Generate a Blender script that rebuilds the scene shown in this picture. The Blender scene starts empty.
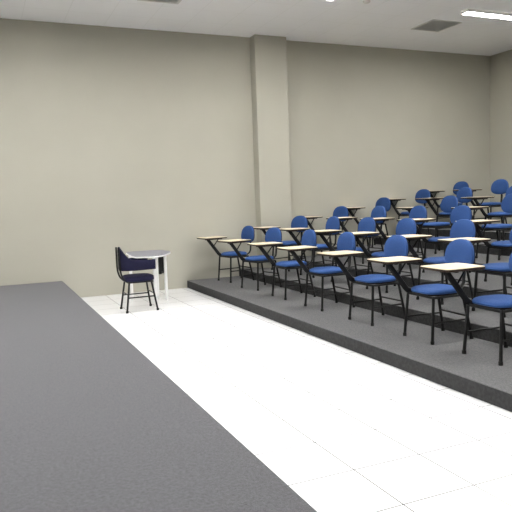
import bpy, bmesh, math, random
from mathutils import Vector, Matrix
random.seed(7)
sc = bpy.context.scene
col = sc.collection
PI = math.pi

# ------------------------------------------------------------------ materials
def srgb(r, g, b):
    f = lambda c: c/12.92 if c <= .04045 else ((c+.055)/1.055)**2.4
    return (f(r/255), f(g/255), f(b/255), 1)

def mat(name, c1, c2=None, scale=30, rough=.6, bump=0, bscale=None, metal=0, detail=4, spec=.5, sheen=0):
    m = bpy.data.materials.new(name); m.use_nodes = True
    nt = m.node_tree; b = nt.nodes['Principled BSDF']
    b.inputs['Roughness'].default_value = rough
    b.inputs['Metallic'].default_value = metal
    b.inputs['Specular IOR Level'].default_value = spec
    if sheen: b.inputs['Sheen Weight'].default_value = sheen
    tc = nt.nodes.new('ShaderNodeTexCoord')
    n = nt.nodes.new('ShaderNodeTexNoise'); n.inputs['Scale'].default_value = scale
    n.inputs['Detail'].default_value = detail
    nt.links.new(tc.outputs['Object'], n.inputs['Vector'])
    r = nt.nodes.new('ShaderNodeValToRGB')
    r.color_ramp.elements[0].position = .35; r.color_ramp.elements[1].position = .65
    r.color_ramp.elements[0].color = c1; r.color_ramp.elements[1].color = c2 or c1
    nt.links.new(n.outputs['Fac'], r.inputs['Fac'])
    nt.links.new(r.outputs['Color'], b.inputs['Base Color'])
    if bump:
        n2 = nt.nodes.new('ShaderNodeTexNoise'); n2.inputs['Scale'].default_value = bscale or scale*3
        nt.links.new(tc.outputs['Object'], n2.inputs['Vector'])
        bp = nt.nodes.new('ShaderNodeBump'); bp.inputs['Strength'].default_value = bump
        bp.inputs['Distance'].default_value = .01
        nt.links.new(n2.outputs['Fac'], bp.inputs['Height'])
        nt.links.new(bp.outputs['Normal'], b.inputs['Normal'])
    return m

def grid_mat(name, base, base2, line, size, ox, oy, width, rough, rough_line=.8, spec=.5):
    """square tiles with thin joints, in object (= world) coordinates"""
    m = bpy.data.materials.new(name); m.use_nodes = True
    nt = m.node_tree; b = nt.nodes['Principled BSDF']; L = nt.links.new
    b.inputs['Specular IOR Level'].default_value = spec
    tc = nt.nodes.new('ShaderNodeTexCoord'); sp = nt.nodes.new('ShaderNodeSeparateXYZ')
    L(tc.outputs['Object'], sp.inputs[0])
    def mth(op, a, v=None, **k):
        n = nt.nodes.new('ShaderNodeMath'); n.operation = op
        for i, q in enumerate((a, v)):
            if q is None: continue
            if isinstance(q, (int, float)): n.inputs[i].default_value = q
            else: L(q, n.inputs[i])
        return n.outputs[0]
    ds = []; ids = []
    for out, o in ((sp.outputs[0], ox), (sp.outputs[1], oy)):
        t = mth('DIVIDE', mth('SUBTRACT', out, o), size)
        ids.append(mth('FLOOR', t))
        fr = mth('FRACT', t)
        ds.append(mth('MINIMUM', fr, mth('SUBTRACT', 1.0, fr)))
    d = mth('MINIMUM', ds[0], ds[1])
    joint = mth('LESS_THAN', d, width/size/2)
    cv = nt.nodes.new('ShaderNodeCombineXYZ'); L(ids[0], cv.inputs[0]); L(ids[1], cv.inputs[1])
    wn = nt.nodes.new('ShaderNodeTexWhiteNoise'); wn.noise_dimensions = '2D'; L(cv.outputs[0], wn.inputs['Vector'])
    m1 = nt.nodes.new('ShaderNodeMix'); m1.data_type = 'RGBA'
    L(wn.outputs['Value'], m1.inputs[0]); m1.inputs[6].default_value = base; m1.inputs[7].default_value = base2
    m2 = nt.nodes.new('ShaderNodeMix'); m2.data_type = 'RGBA'
    L(joint, m2.inputs[0]); L(m1.outputs[2], m2.inputs[6]); m2.inputs[7].default_value = line
    L(m2.outputs[2], b.inputs['Base Color'])
    mr = nt.nodes.new('ShaderNodeMapRange'); L(joint, mr.inputs[0])
    mr.inputs[3].default_value = rough; mr.inputs[4].default_value = rough_line
    L(mr.outputs[0], b.inputs['Roughness'])
    return m

def g(v): return (v, v, v, 1)
M = {}
M['wall'] = mat('painted_wall', (.385, .372, .315, 1), (.40, .387, .328, 1), scale=1.2, rough=.75, bump=.03, bscale=60, spec=.25)
M['floor'] = grid_mat('white_floor_tiles', (.82, .82, .83, 1), (.80, .80, .81, 1), (.04, .04, .04, 1), .441, 1.773, -8.013, .0066, .22)
M['ceil'] = grid_mat('ceiling_tiles', (.93, .93, .95, 1), (.92, .92, .94, 1), (.87, .87, .88, 1), .62, .12, -.03, .012, .85, .85, .2)
M['carpet'] = mat('stage_carpet', (.063, .063, .069, 1), (.098, .098, .107, 1), scale=60, rough=.95, bump=.6, bscale=350, spec=.15, detail=8, sheen=.2)
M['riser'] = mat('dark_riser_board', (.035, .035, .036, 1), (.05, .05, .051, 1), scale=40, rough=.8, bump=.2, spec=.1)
M['carpet2'] = mat('tier_carpet', (.09, .09, .092, 1), (.13, .13, .132, 1), scale=55, rough=.95, bump=.5, bscale=300, spec=.1, detail=8, sheen=.1)
M['blue'] = mat('blue_fabric', (.019, .056, .185, 1), (.028, .076, .225, 1), scale=140, rough=.8, bump=.3, bscale=500, spec=.25)
M['navy'] = mat('navy_fabric', (.008, .008, .026, 1), (.013, .012, .038, 1), scale=120, rough=.85, bump=.3, bscale=400, spec=.2)
M['black'] = mat('black_metal', (.004, .004, .0045, 1), (.007, .007, .0075, 1), scale=60, rough=.5, spec=.3)
M['shell'] = mat('black_plastic', (.005, .005, .006, 1), (.008, .008, .009, 1), scale=80, rough=.6, spec=.25)
M['rubber'] = mat('black_rubber', (.005, .005, .005, 1), (.007, .007, .007, 1), scale=80, rough=.9)
M['lam'] = mat('cream_laminate', (.72, .60, .42, 1), (.80, .69, .50, 1), scale=14, rough=.3)
M['edge'] = mat('brown_edge', (.022, .014, .010, 1), (.034, .022, .015, 1), scale=40, rough=.6, spec=.2)
M['desk'] = mat('lilac_grey_laminate', (.17, .17, .20, 1), (.20, .20, .23, 1), scale=20, rough=.45)
M['white'] = mat('white_enamel', (.80, .80, .79, 1), (.84, .84, .83, 1), scale=20, rough=.4)
M['vent'] = mat('grey_vent_metal', (.66, .66, .64, 1), (.70, .70, .68, 1), scale=20, rough=.6)
M['back'] = mat('grey_filter', (.52, .52, .51, 1), (.56, .56, .55, 1), scale=60, rough=.9)
M['dark'] = mat('dark_gap', (.03, .03, .03, 1), (.04, .04, .04, 1), scale=20, rough=.9)
em = bpy.data.materials.new('lamp_diffuser'); em.use_nodes = True
eb = em.node_tree.nodes['Principled BSDF']
eb.inputs['Base Color'].default_value = g(.8)
eb.inputs['Emission Color'].default_value = (1, .99, .965, 1)
eb.inputs['Emission Strength'].default_value = 48
M['lamp'] = em

# ------------------------------------------------------------------ mesh helpers
def box(bm, x0, x1, y0, y1, z0, z1, bev=0, seg=2, rot=None, pivot=None):
    r = bmesh.ops.create_cube(bm, size=1); vs = r['verts']
    for v in vs:
        v.co = Vector(((x0+x1)/2+v.co.x*(x1-x0), (y0+y1)/2+v.co.y*(y1-y0), (z0+z1)/2+v.co.z*(z1-z0)))
    if rot is not None:
        bmesh.ops.rotate(bm, verts=vs, cent=pivot or Vector(((x0+x1)/2, (y0+y1)/2, (z0+z1)/2)), matrix=rot)
    if bev:
        es = list({e for v in vs for e in v.link_edges})
        bmesh.ops.bevel(bm, geom=es, offset=bev, segments=seg, affect='EDGES', profile=.5)
    return bm

def tube(bm, pts, r, n=10, sx=1.0, up=None):
    """tube along a polyline, round (or flattened by sx along the side axis)"""
    pts = [Vector(p) for p in pts]; rings = []
    for i, p in enumerate(pts):
        if i == 0: d = pts[1]-p
        elif i == len(pts)-1: d = p-pts[-2]
        else: d = (pts[i+1]-p).normalized()+(p-pts[i-1]).normalized()
        d.normalize()
        u0 = Vector(up) if up else (Vector((0, 0, 1)) if abs(d.z) < .9 else Vector((1, 0, 0)))
        s = d.cross(u0).normalized(); t = s.cross(d).normalized()
        rings.append([bm.verts.new(p+s*(r*sx*math.cos(2*PI*k/n))+t*(r*math.sin(2*PI*k/n))) for k in range(n)])
    for a, b in zip(rings, rings[1:]):
        for k in range(n):
            bm.faces.new((a[k], a[(k+1) % n], b[(k+1) % n], b[k]))
    bm.faces.new(rings[0][::-1]); bm.faces.new(rings[-1])
    return bm

def arc(p0, p1, p2, n=5):
    p0, p1, p2 = map(Vector, (p0, p1, p2))
    return [p0*(1-t)**2+p1*2*t*(1-t)+p2*t*t for t in [i/n for i in range(n+1)]]

def layered(bm, rings):
    """skin between closed rings of equal length and cap both ends"""
    R = [[bm.verts.new(p) for p in ring] for ring in rings]
    n = len(R[0])
    for a, b in zip(R, R[1:]):
        for k in range(n):
            bm.faces.new((a[k], a[(k+1) % n], b[(k+1) % n], b[k]))
    bm.faces.new(R[0][::-1]); bm.faces.new(R[-1])
    return bm

def obj(name, bm, m, parent=None, smooth=True):
    bmesh.ops.recalc_face_normals(bm, faces=bm.faces)
    me = bpy.data.meshes.new(name); bm.to_mesh(me); bm.free()
    me.materials.append(m)
    if smooth:
        for f in me.polygons: f.use_smooth = True
        try: me.set_sharp_from_angle(angle=math.radians(38))
        except Exception: pass
    o = bpy.data.objects.new(name, me); col.objects.link(o)
    if parent: o.parent = parent
    return o

def thing(name, label, cat, loc=(0, 0, 0), rz=0, group=None):
    o = bpy.data.objects.new(name, None); col.objects.link(o)
    o.location = loc; o.rotation_euler = (0, 0, rz); o.empty_display_size = .1
    o['label'] = label; o['category'] = cat
    if group: o['group'] = group
    return o

def copy_tree(o, parent=None):
    c = o.copy(); col.objects.link(c)
    if parent: c.parent = parent
    for ch in [k for k in bpy.data.objects if k.parent == o]:
        copy_tree(ch, c)
    return c

def struct(name, bm, m, smooth=False):
    o = obj(name, bm, m, None, smooth); o['kind'] = 'structure'; return o

# ------------------------------------------------------------------ room shell
X0, X1, Y0, HC = -6.0, 10.1, -14.0, 4.36
B = bmesh.new
struct('floor', box(B(), X0, X1, Y0, 0, -.1, 0), M['floor'])
struct('ceiling', box(B(), X0, X1, Y0, 0, HC, HC+.1), M['ceil'])
struct('wall_back', box(B(), X0-.15, X1+.15, 0, .15, -.1, HC+.1), M['wall'])
struct('wall_front', box(B(), X0-.15, X1+.15, Y0-.15, Y0, -.1, HC+.1), M['wall'])
struct('wall_left', box(B(), X0-.15, X0, Y0, 0, -.1, HC+.1), M['wall'])
struct('wall_right', box(B(), X1, X1+.15, Y0, 0, -.1, HC+.1), M['wall'])
# carpeted stage (left) and stepped seating tiers (right)
ZS, XS = .299, 1.102
EDGE, DEP, Z1, DZ, NT = 3.19, .98, .131, .133, 6
st = struct('stage_platform', box(B(), X0, XS, Y0, 0, 0, ZS, .006, 1), M['carpet'])
def tier_z(r): return Z1+DZ*r
for r in range(NT):
    xa = EDGE+DEP*r; xb = X1 if r == NT-1 else xa+DEP
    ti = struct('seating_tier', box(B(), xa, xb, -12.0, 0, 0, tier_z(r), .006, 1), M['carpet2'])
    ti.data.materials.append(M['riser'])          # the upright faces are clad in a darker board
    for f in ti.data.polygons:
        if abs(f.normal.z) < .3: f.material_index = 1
# pillar standing out of the back wall; it goes down through the tiers to the floor
PX0, PX1 = 4.54, 5.16
bm = B(); box(bm, PX0, PX1, -.22, 0, .0, HC, .006, 1)
struct('wall_pillar', bm, M['wall'])

# ------------------------------------------------------------------ ceiling fittings
LX, LY = [-5.2, -2.53, .87, 4.20, 7.80], [-2.48, -5.58, -8.68]
def make_light():
    t = thing('ceiling_light', '', 'ceiling light')
    w, d, h = .63, .08, .05
    bm = B()
    for a in ((-w, w, -d, -d+.008), (-w, w, d-.008, d), (-w, -w+.014, -d+.008, d-.008), (w-.014, w, -d+.008, d-.008)):
        box(bm, *a, -h, -.001)
    obj('housing', bm, M['white'], t, False)
    bm = B(); box(bm, -w+.015, w-.015, -d+.009, d-.009, -.046, -.010, .003, 1)
    obj('diffuser', bm, M['lamp'], t, False)
    return t
proto = make_light(); first = True
for j, y in enumerate(LY):
    for i, x in enumerate(LX):
        if first: o = proto; first = False
        else: o = copy_tree(proto)
        o.location = (x, y, HC)
        if (i, j) == (4, 0):
            o['label'] = 'lit white fluorescent strip light in the ceiling above the rear seats'
        else:
            o['label'] = 'lit fluorescent strip light further along the tiled ceiling, outside the photo'
            o['group'] = 'ceiling strip lights'

def make_vent():
    t = thing('ceiling_vent', '', 'ceiling vent')
    bm = B(); w = .30
    for a in ((-w, w, -w, -w+.03), (-w, w, w-.03, w), (-w, -w+.03, -w+.03, w-.03), (w-.03, w, -w+.03, w-.03)):
        box(bm, *a, -.014, -.0005)
    obj('frame', bm, M['vent'], t, False)
    bm = B()
    for k in range(13):
        y = -.255+k*.0425
        box(bm, -w+.031, w-.031, y-.013, y+.013, -.012, -.008, rot=Matrix.Rotation(.3, 3, 'X'))
    obj('louvre', bm, M['vent'], t, False)
    bm = B(); box(bm, -w+.031, w-.031, -w+.031, w-.031, -.003, -.0006)
    obj('backing', bm, M['back'], t, False)
    return t
v = make_vent(); v.location = (7.33, -1.61, HC)
v['label'] = 'square grey ceiling vent to the left of the lit strip light'
v2 = copy_tree(v); v2.location = (2.49, -1.77, HC)
v2['label'] = 'grey ceiling vent cut off by the top edge, above the teacher desk'
v['group'] = v2['group'] = 'ceiling vents'
bm = B(); N = 20
layered(bm, [[Vector((r*math.cos(2*PI*k/N), r*math.sin(2*PI*k/N), z)) for k in range(N)]
             for r, z in ((.055, -.0005), (.055, -.018), (.04, -.032), (.018, -.036))])
o = obj('smoke_detector', bm, M['vent']); o.location = (5.40, -2.40, HC)
o['label'] = 'small round grey detector on the ceiling between vent and pillar'; o['category'] = 'smoke detector'

# ------------------------------------------------------------------ tablet-arm chair (faces -X; origin on the floor)
def superellipse(a, b, e, n=40):
    out = []
    for k in range(n):
        t = 2*PI*k/n; c, s = math.cos(t), math.sin(t)
        out.append((a*abs(c)**(2/e)*(1 if c >= 0 else -1), b*abs(s)**(2/e)*(1 if s >= 0 else -1)))
    return out

SEAT_UP = .035
def seat_bm():
    rings = []
    for sc_, z in ((.90, .408), (.985, .412), (1.0, .425), (.99, .438), (.95, .448), (.86, .455), (.6, .459), (.3, .4605)):
        ring = []
        for x, y in superellipse(.198, .200, 3.2):
            y2 = y*(1-.10*(x/.2)*.5-.02)      # slightly narrower towards the back
            zz = z-(.012*max(0, -x/.2)**3 if z > .43 else 0)   # waterfall front edge
            ring.append(Vector((x*sc_, y2*sc_, zz)))
        rings.append([p+Vector((0, 0, SEAT_UP)) for p in ring])
    return layered(B(), rings)

def back_ring(sc_, dx, a=.200, b=.142):
    ring = []
    for y, z in superellipse(a, b, 2.5):
        w = 1-.11*(z/b)-.03                          # a little wider below
        yy, zz = y*w*sc_, z*sc_
        x = dx-.10*0+ .42*(0-yy*yy) + .10*zz     # wraps round the sitter and leans back
        ring.append(Vector((x, yy, zz)))
    return ring
def backrest_bm():
    return layered(B(), [back_ring(*q) for q in ((.93, .012), (1, .004), (1.0, -.012), (.97, -.024), (.86, -.032), (.5, -.037), (.2, -.038))])
def backshell_bm():
    return layered(B(), [back_ring(*q) for q in ((.95, .0125), (.96, .020), (.85, .027), (.4, .030))])

def tablet_outline(grow=0):
    # writing tablet seen from above, long side across the lap, arm end at the back right
    pts = [(-.485, .11), (-.485, .43), (-.45, .465), (-.09, .465), (-.055, .44), (-.055, .12), (-.085, .09), (-.22, .085), (-.30, .075), (-.455, .075)]
    P = [Vector((x, y, 0)) for x, y in pts]; out = []
    n = len(P)
    for i in range(n):                           # corner cutting, twice, for round corners
        a, b = P[i], P[(i+1) % n]; out += [a*.75+b*.25, a*.25+b*.75]
    c = sum(out, Vector())/len(out)
    return [p+(p-c).normalized()*grow for p in out]

def make_tablet_chair():
    t = thing('tablet_chair', 'x', 'chair')
    s = obj('seat', seat_bm(), M['blue'], t)
    bm = B(); layered(bm, [[Vector((x*k, y*k*.97, z+SEAT_UP)) for x, y in superellipse(.190, .192, 3.2)] for k, z in ((.9, .392), (1, .397), (1, .409))])
    obj('seat_base', bm, M['shell'], t)
    bk = obj('backrest', backrest_bm(), M['blue'], t); bk.location = (.303, 0, .780)
    obj('back_shell', backshell_bm(), M['shell'], bk)
    bm = B(); tube(bm, [(.04, 0, .420), (.17, 0, .419)]+arc((.17, 0, .419), (.30, 0, .420), (.325, 0, .50))+[(.336, 0, .60), (.327, 0, .70), (.332, 0, .78)], .010, 8, 2.4, up=(1, 0, .3))
    obj('back_support', bm, M['black'], t)
    bm = B()
    for sy in (-1, 1):
        tube(bm, [(-.17, sy*.190, .420), (.17, sy*.180, .420)], .012, 8)
    tube(bm, [(-.17, -.190, .420), (-.17, .190, .420)], .012, 8)
    tube(bm, [(.17, -.180, .420), (.17, .180, .420)], .012, 8)
    obj('seat_frame', bm, M['black'], t)
    for sy in (-1, 1):
        for fr in (1, 0):
            if fr: a, b = (-.175, sy*.192, .42), (-.205, sy*.212, .012)
            else: a, b = (.165, sy*.182, .42), (.245, sy*.205, .012)
            bm = B(); tube(bm, [a, b], .0145, 10)
            l = obj('leg', bm, M['black'], t)
            bm = B(); tube(bm, [(b[0], b[1], .030), (b[0], b[1], .001)], .018, 10)
            obj('rubber_foot', bm, M['rubber'], l)
        bm = B(); tube(bm, [(-.192, sy*.203, .19), (.211, sy*.195, .19)], .009, 8)
        obj('stretcher', bm, M['black'], t)
    bm = B(); tube(bm, [(.205, -.193, .22), (.205, .193, .22)], .009, 8)
    obj('stretcher', bm, M['black'], t)
    bm = B(); tube(bm, [(-.02, .197, .424), (-.13, .200, .43)]+arc((-.13, .200, .43), (-.17, .203, .44), (-.195, .206, .475))+[(-.375, .232, .722)], .019, 8, 1.5, up=(0, 1, 0))
    obj('tablet_post', bm, M['black'], t)
    bm = B()
    box(bm, -.42, -.10, .215, .25, .706, .7258, .003, 1)
    box(bm, -.36, -.33, .12, .42, .712, .7258, .003, 1)
    tube(bm, [(-.17, .228, .716), (-.27, .218, .60)], .009, 8)
    obj('tablet_bracket', bm, M['black'], t)
    o_ = tablet_outline(-.004)
    bm = B(); layered(bm, [[p+Vector((0, 0, z)) for p in o_] for z in (.746, .7505)])
    tb = obj('tablet', bm, M['lam'], t, True)
    o0, o1 = tablet_outline(-.012), tablet_outline(0)
    bm = B(); layered(bm, [[p+Vector((0, 0, .7262)) for p in o0], [p+Vector((0, 0, .729)) for p in o1], [p+Vector((0, 0, .7462)) for p in o1]])
    obj('tablet_edge', bm, M['edge'], tb)
    return t

ROWS = [      # place of each chair along its row, and how far it is turned
    [(-.57, .14), (-1.64, .22), (-2.71, -.02), (-3.71, .0), (-4.74, .03), (-5.73, -.03), (-6.55, -.03)],
    [(-.75, .30), (-1.80, .0), (-2.77, .05), (-3.69, .03), (-4.74, .0), (-5.64, -.02)],
    [(-.49, .22), (-1.66, .04), (-2.68, .0), (-3.61, .02), (-4.78, .0)],
    [(-.42, .15), (-2.25, .03), (-3.58, .03)],
    [(-.38, .12), (-1.50, .0), (-2.70, .02)],
    [(-.36, .12), (-1.40, .08)],
]
ORD = ['first', 'second', 'third', 'fourth', 'fifth', 'sixth', 'seventh']
TIER = ['the lowest tier beside the white aisle', 'the second tier up', 'the third tier up',
        'the fourth tier up', 'the fifth tier up', 'the top tier']
proto = make_tablet_chair(); first = True
for r, ys in enumerate(ROWS):
    for k, (y, turn) in enumerate(ys):
        if first: o = proto; first = False
        else: o = copy_tree(proto)
        o.location = (3.87+DEP*r-(.04 if r else 0)+random.uniform(-.008, .008), y, tier_z(r))
        o.rotation_euler = (0, 0, turn)
        where = 'nearest the back wall' if k == 0 else ORD[k]+' from the back wall'
        if k == len(ys)-1: where += ', nearest the camera'
        o['label'] = 'blue tablet-arm chair on '+TIER[r].replace(' beside the white aisle', '')+', '+where
        o['group'] = 'blue tablet-arm chairs on '+TIER[r]

# ------------------------------------------------------------------ teacher's desk and chair on the tiles
DX, DY = 2.24, -1.18
t = thing('teacher_desk', 'small desk with lilac-grey top and white legs standing on the tiles near the wall', 'desk', (DX, DY, 0))
def desk_outline(grow):
    P = [Vector((x-DX, y-DY, 0)) for x, y in ((1.90, -1.67), (2.20, -1.80), (2.34, -1.68), (2.60, -1.20), (2.56, -.74), (2.46, -.66), (1.99, -.64))]
    for _ in range(2):
        P = [q for i in range(len(P)) for q in (P[i]*.85+P[(i+1) % len(P)]*.15, P[i]*.15+P[(i+1) % len(P)]*.85)]
    return [p-p.normalized()*grow for p in P]
bm = B(); layered(bm, [[p+Vector((0, 0, z)) for p in desk_outline(.004)] for z in (.7482, .7510)])
obj('desktop', bm, M['desk'], t)
bm = B(); layered(bm, [[p+Vector((0, 0, z)) for p in desk_outline(g_)] for g_, z in ((.006, .726), (0, .729), (0, .745), (.003, .748))])
obj('edge_band', bm, M['white'], t)
for lx, ly in ((2.195, -1.68), (2.50, -1.15), (2.46, -.78), (2.05, -.76)):
    bm = B(); box(bm, lx-DX-.021, lx-DX+.021, ly-DY-.021, ly-DY+.021, .012, .7258, .006, 2)
    l = obj('leg', bm, M['white'], t)
    bm = B(); tube(bm, [(lx-DX, ly-DY, .0), (lx-DX, ly-DY, .0119)], .02, 12)
    obj('foot', bm, M['white'], l)
bm = B()
for lx, ly in ((2.335, -1.46), (2.405, -1.33)):
    box(bm, lx-DX-.020, lx-DX+.020, ly-DY-.02, ly-DY+.02, .45, .7258, .004, 1)
tube(bm, [(2.335-DX, -1.46-DY, .47), (2.405-DX, -1.33-DY, .47)], .008, 8)
obj('under_bracket', bm, M['black'], t)

t = thing('teacher_chair', 'navy upholstered chair with low wraparound back pulled up to the desk', 'chair', (1.94, -1.72, 0), 0)
rings = []
for sc_, z in ((.92, .425), (1, .432), (1.0, .47), (.97, .487), (.86, .496), (.5, .50), (.2, .501)):
    rings.append([Vector((x*sc_, y*sc_, z)) for x, y in superellipse(.215, .215, 3.2)])
obj('seat', layered(B(), rings), M['navy'], t)
# wraparound back: open U with its closed end towards -X
bm = B(); U = []; NU = 32
for i in range(NU+1):
    s = i/NU*2-1                        # -1 near arm front, 0 rear, +1 far arm front
    ang = s*PI/2
    if abs(s) < .6:
        a = s/.6*PI/2; x = -.03-.215*math.cos(a); y = .225*math.sin(a); nx, ny = -math.cos(a), math.sin(a)
    else:
        q = (abs(s)-.6)/.4; x = -.03+q*.235; y = math.copysign(.225, s); nx, ny = 0, math.copysign(1, s)
    e = max(0, 1-abs(s)/.5); top = .722+.185*(e*e*(3-2*e)); bot = .575+.012*abs(s)
    U.append((x, y, nx, ny, top, bot))
prof = [(-.010, 0), (-.016, .12), (-.016, .88), (-.009, 1), (.009, 1), (.016, .88), (.016, .12), (.010, 0)]
R = [[bm.verts.new((x+nx*o_, y+ny*o_, bot+(top-bot)*h)) for o_, h in prof] for x, y, nx, ny, top, bot in U]
for a, b in zip(R, R[1:]):
    for k in range(8): bm.faces.new((a[k], a[(k+1) % 8], b[(k+1) % 8], b[k]))
bm.faces.new(R[0][::-1]); bm.faces.new(R[-1])
obj('backrest', bm, M['navy'], t)
for sy in (-1, 1):
    bm = B(); tube(bm, [(-.265, sy*.085, .90), (-.262, sy*.10, .62)]+arc((-.262, sy*.10, .62), (-.255, sy*.11, .45), (-.16, sy*.13, .418))+[(.05, sy*.15, .416)], .0125, 10)
    obj('back_tube', bm, M['black'], t)
bm = B()
tube(bm, [(-.17, -.17, .414), (.17, -.17, .414), (.17, .17, .414), (-.17, .17, .414), (-.17, -.165, .414)], .012, 8)
obj('seat_frame', bm, M['black'], t)
for sx in (-1, 1):
    for sy in (-1, 1):
        bm = B(); tube(bm, [(sx*.155, sy*.155, .415), (sx*.215, sy*.205, .012)], .0135, 10)
        l = obj('leg', bm, M['black'], t)
        bm = B(); tube(bm, [(sx*.215, sy*.205, .03), (sx*.215, sy*.205, .001)], .018, 10)
        obj('rubber_foot', bm, M['rubber'], l)
for sy in (-1, 1):
    bm = B(); tube(bm, [(-.186, sy*.181, .205), (.186, sy*.181, .205)], .009, 8)
    obj('stretcher', bm, M['black'], t)
for sx in (-1, 1):
    bm = B(); tube(bm, [(sx*.18, -.176, .245), (sx*.18, .176, .245)], .009, 8)
    obj('stretcher', bm, M['black'], t)

# ------------------------------------------------------------------ camera
f_, yaw, pitch, roll = 623.0958, .4096, .0907, -.035
cy, sy, cp, sp = math.cos(yaw), math.sin(yaw), math.cos(pitch), math.sin(pitch)
fwd = Vector((sy*cp, cy*cp, -sp)); right = Vector((cy, -sy, 0)); up = right.cross(fwd)
cr, sr = math.cos(roll), math.sin(roll)
r2 = right*cr+up*sr; u2 = up*cr-right*sr
cam = bpy.data.cameras.new('camera'); co = bpy.data.objects.new('camera', cam); col.objects.link(co)
m3 = Matrix((r2, u2, -fwd)).transposed()
co.matrix_world = Matrix.Translation((0, -6.9378*1.5, 1.5)) @ m3.to_4x4()
cam.sensor_width = 36; cam.sensor_fit = 'HORIZONTAL'; cam.lens = f_/512*36
cam.clip_start = .05; cam.clip_end = 100
sc.camera = co

w = bpy.data.worlds.new('world'); sc.world = w; w.use_nodes = True
w.node_tree.nodes['Background'].inputs[0].default_value = g(.5)
w.node_tree.nodes['Background'].inputs[1].default_value = .1
vs = sc.view_settings
sc.display_settings.display_device = 'sRGB'
vs.view_transform = 'Standard'; vs.look = 'None'; vs.gamma = 1; vs.use_curve_mapping = False
vs.exposure = 1.85
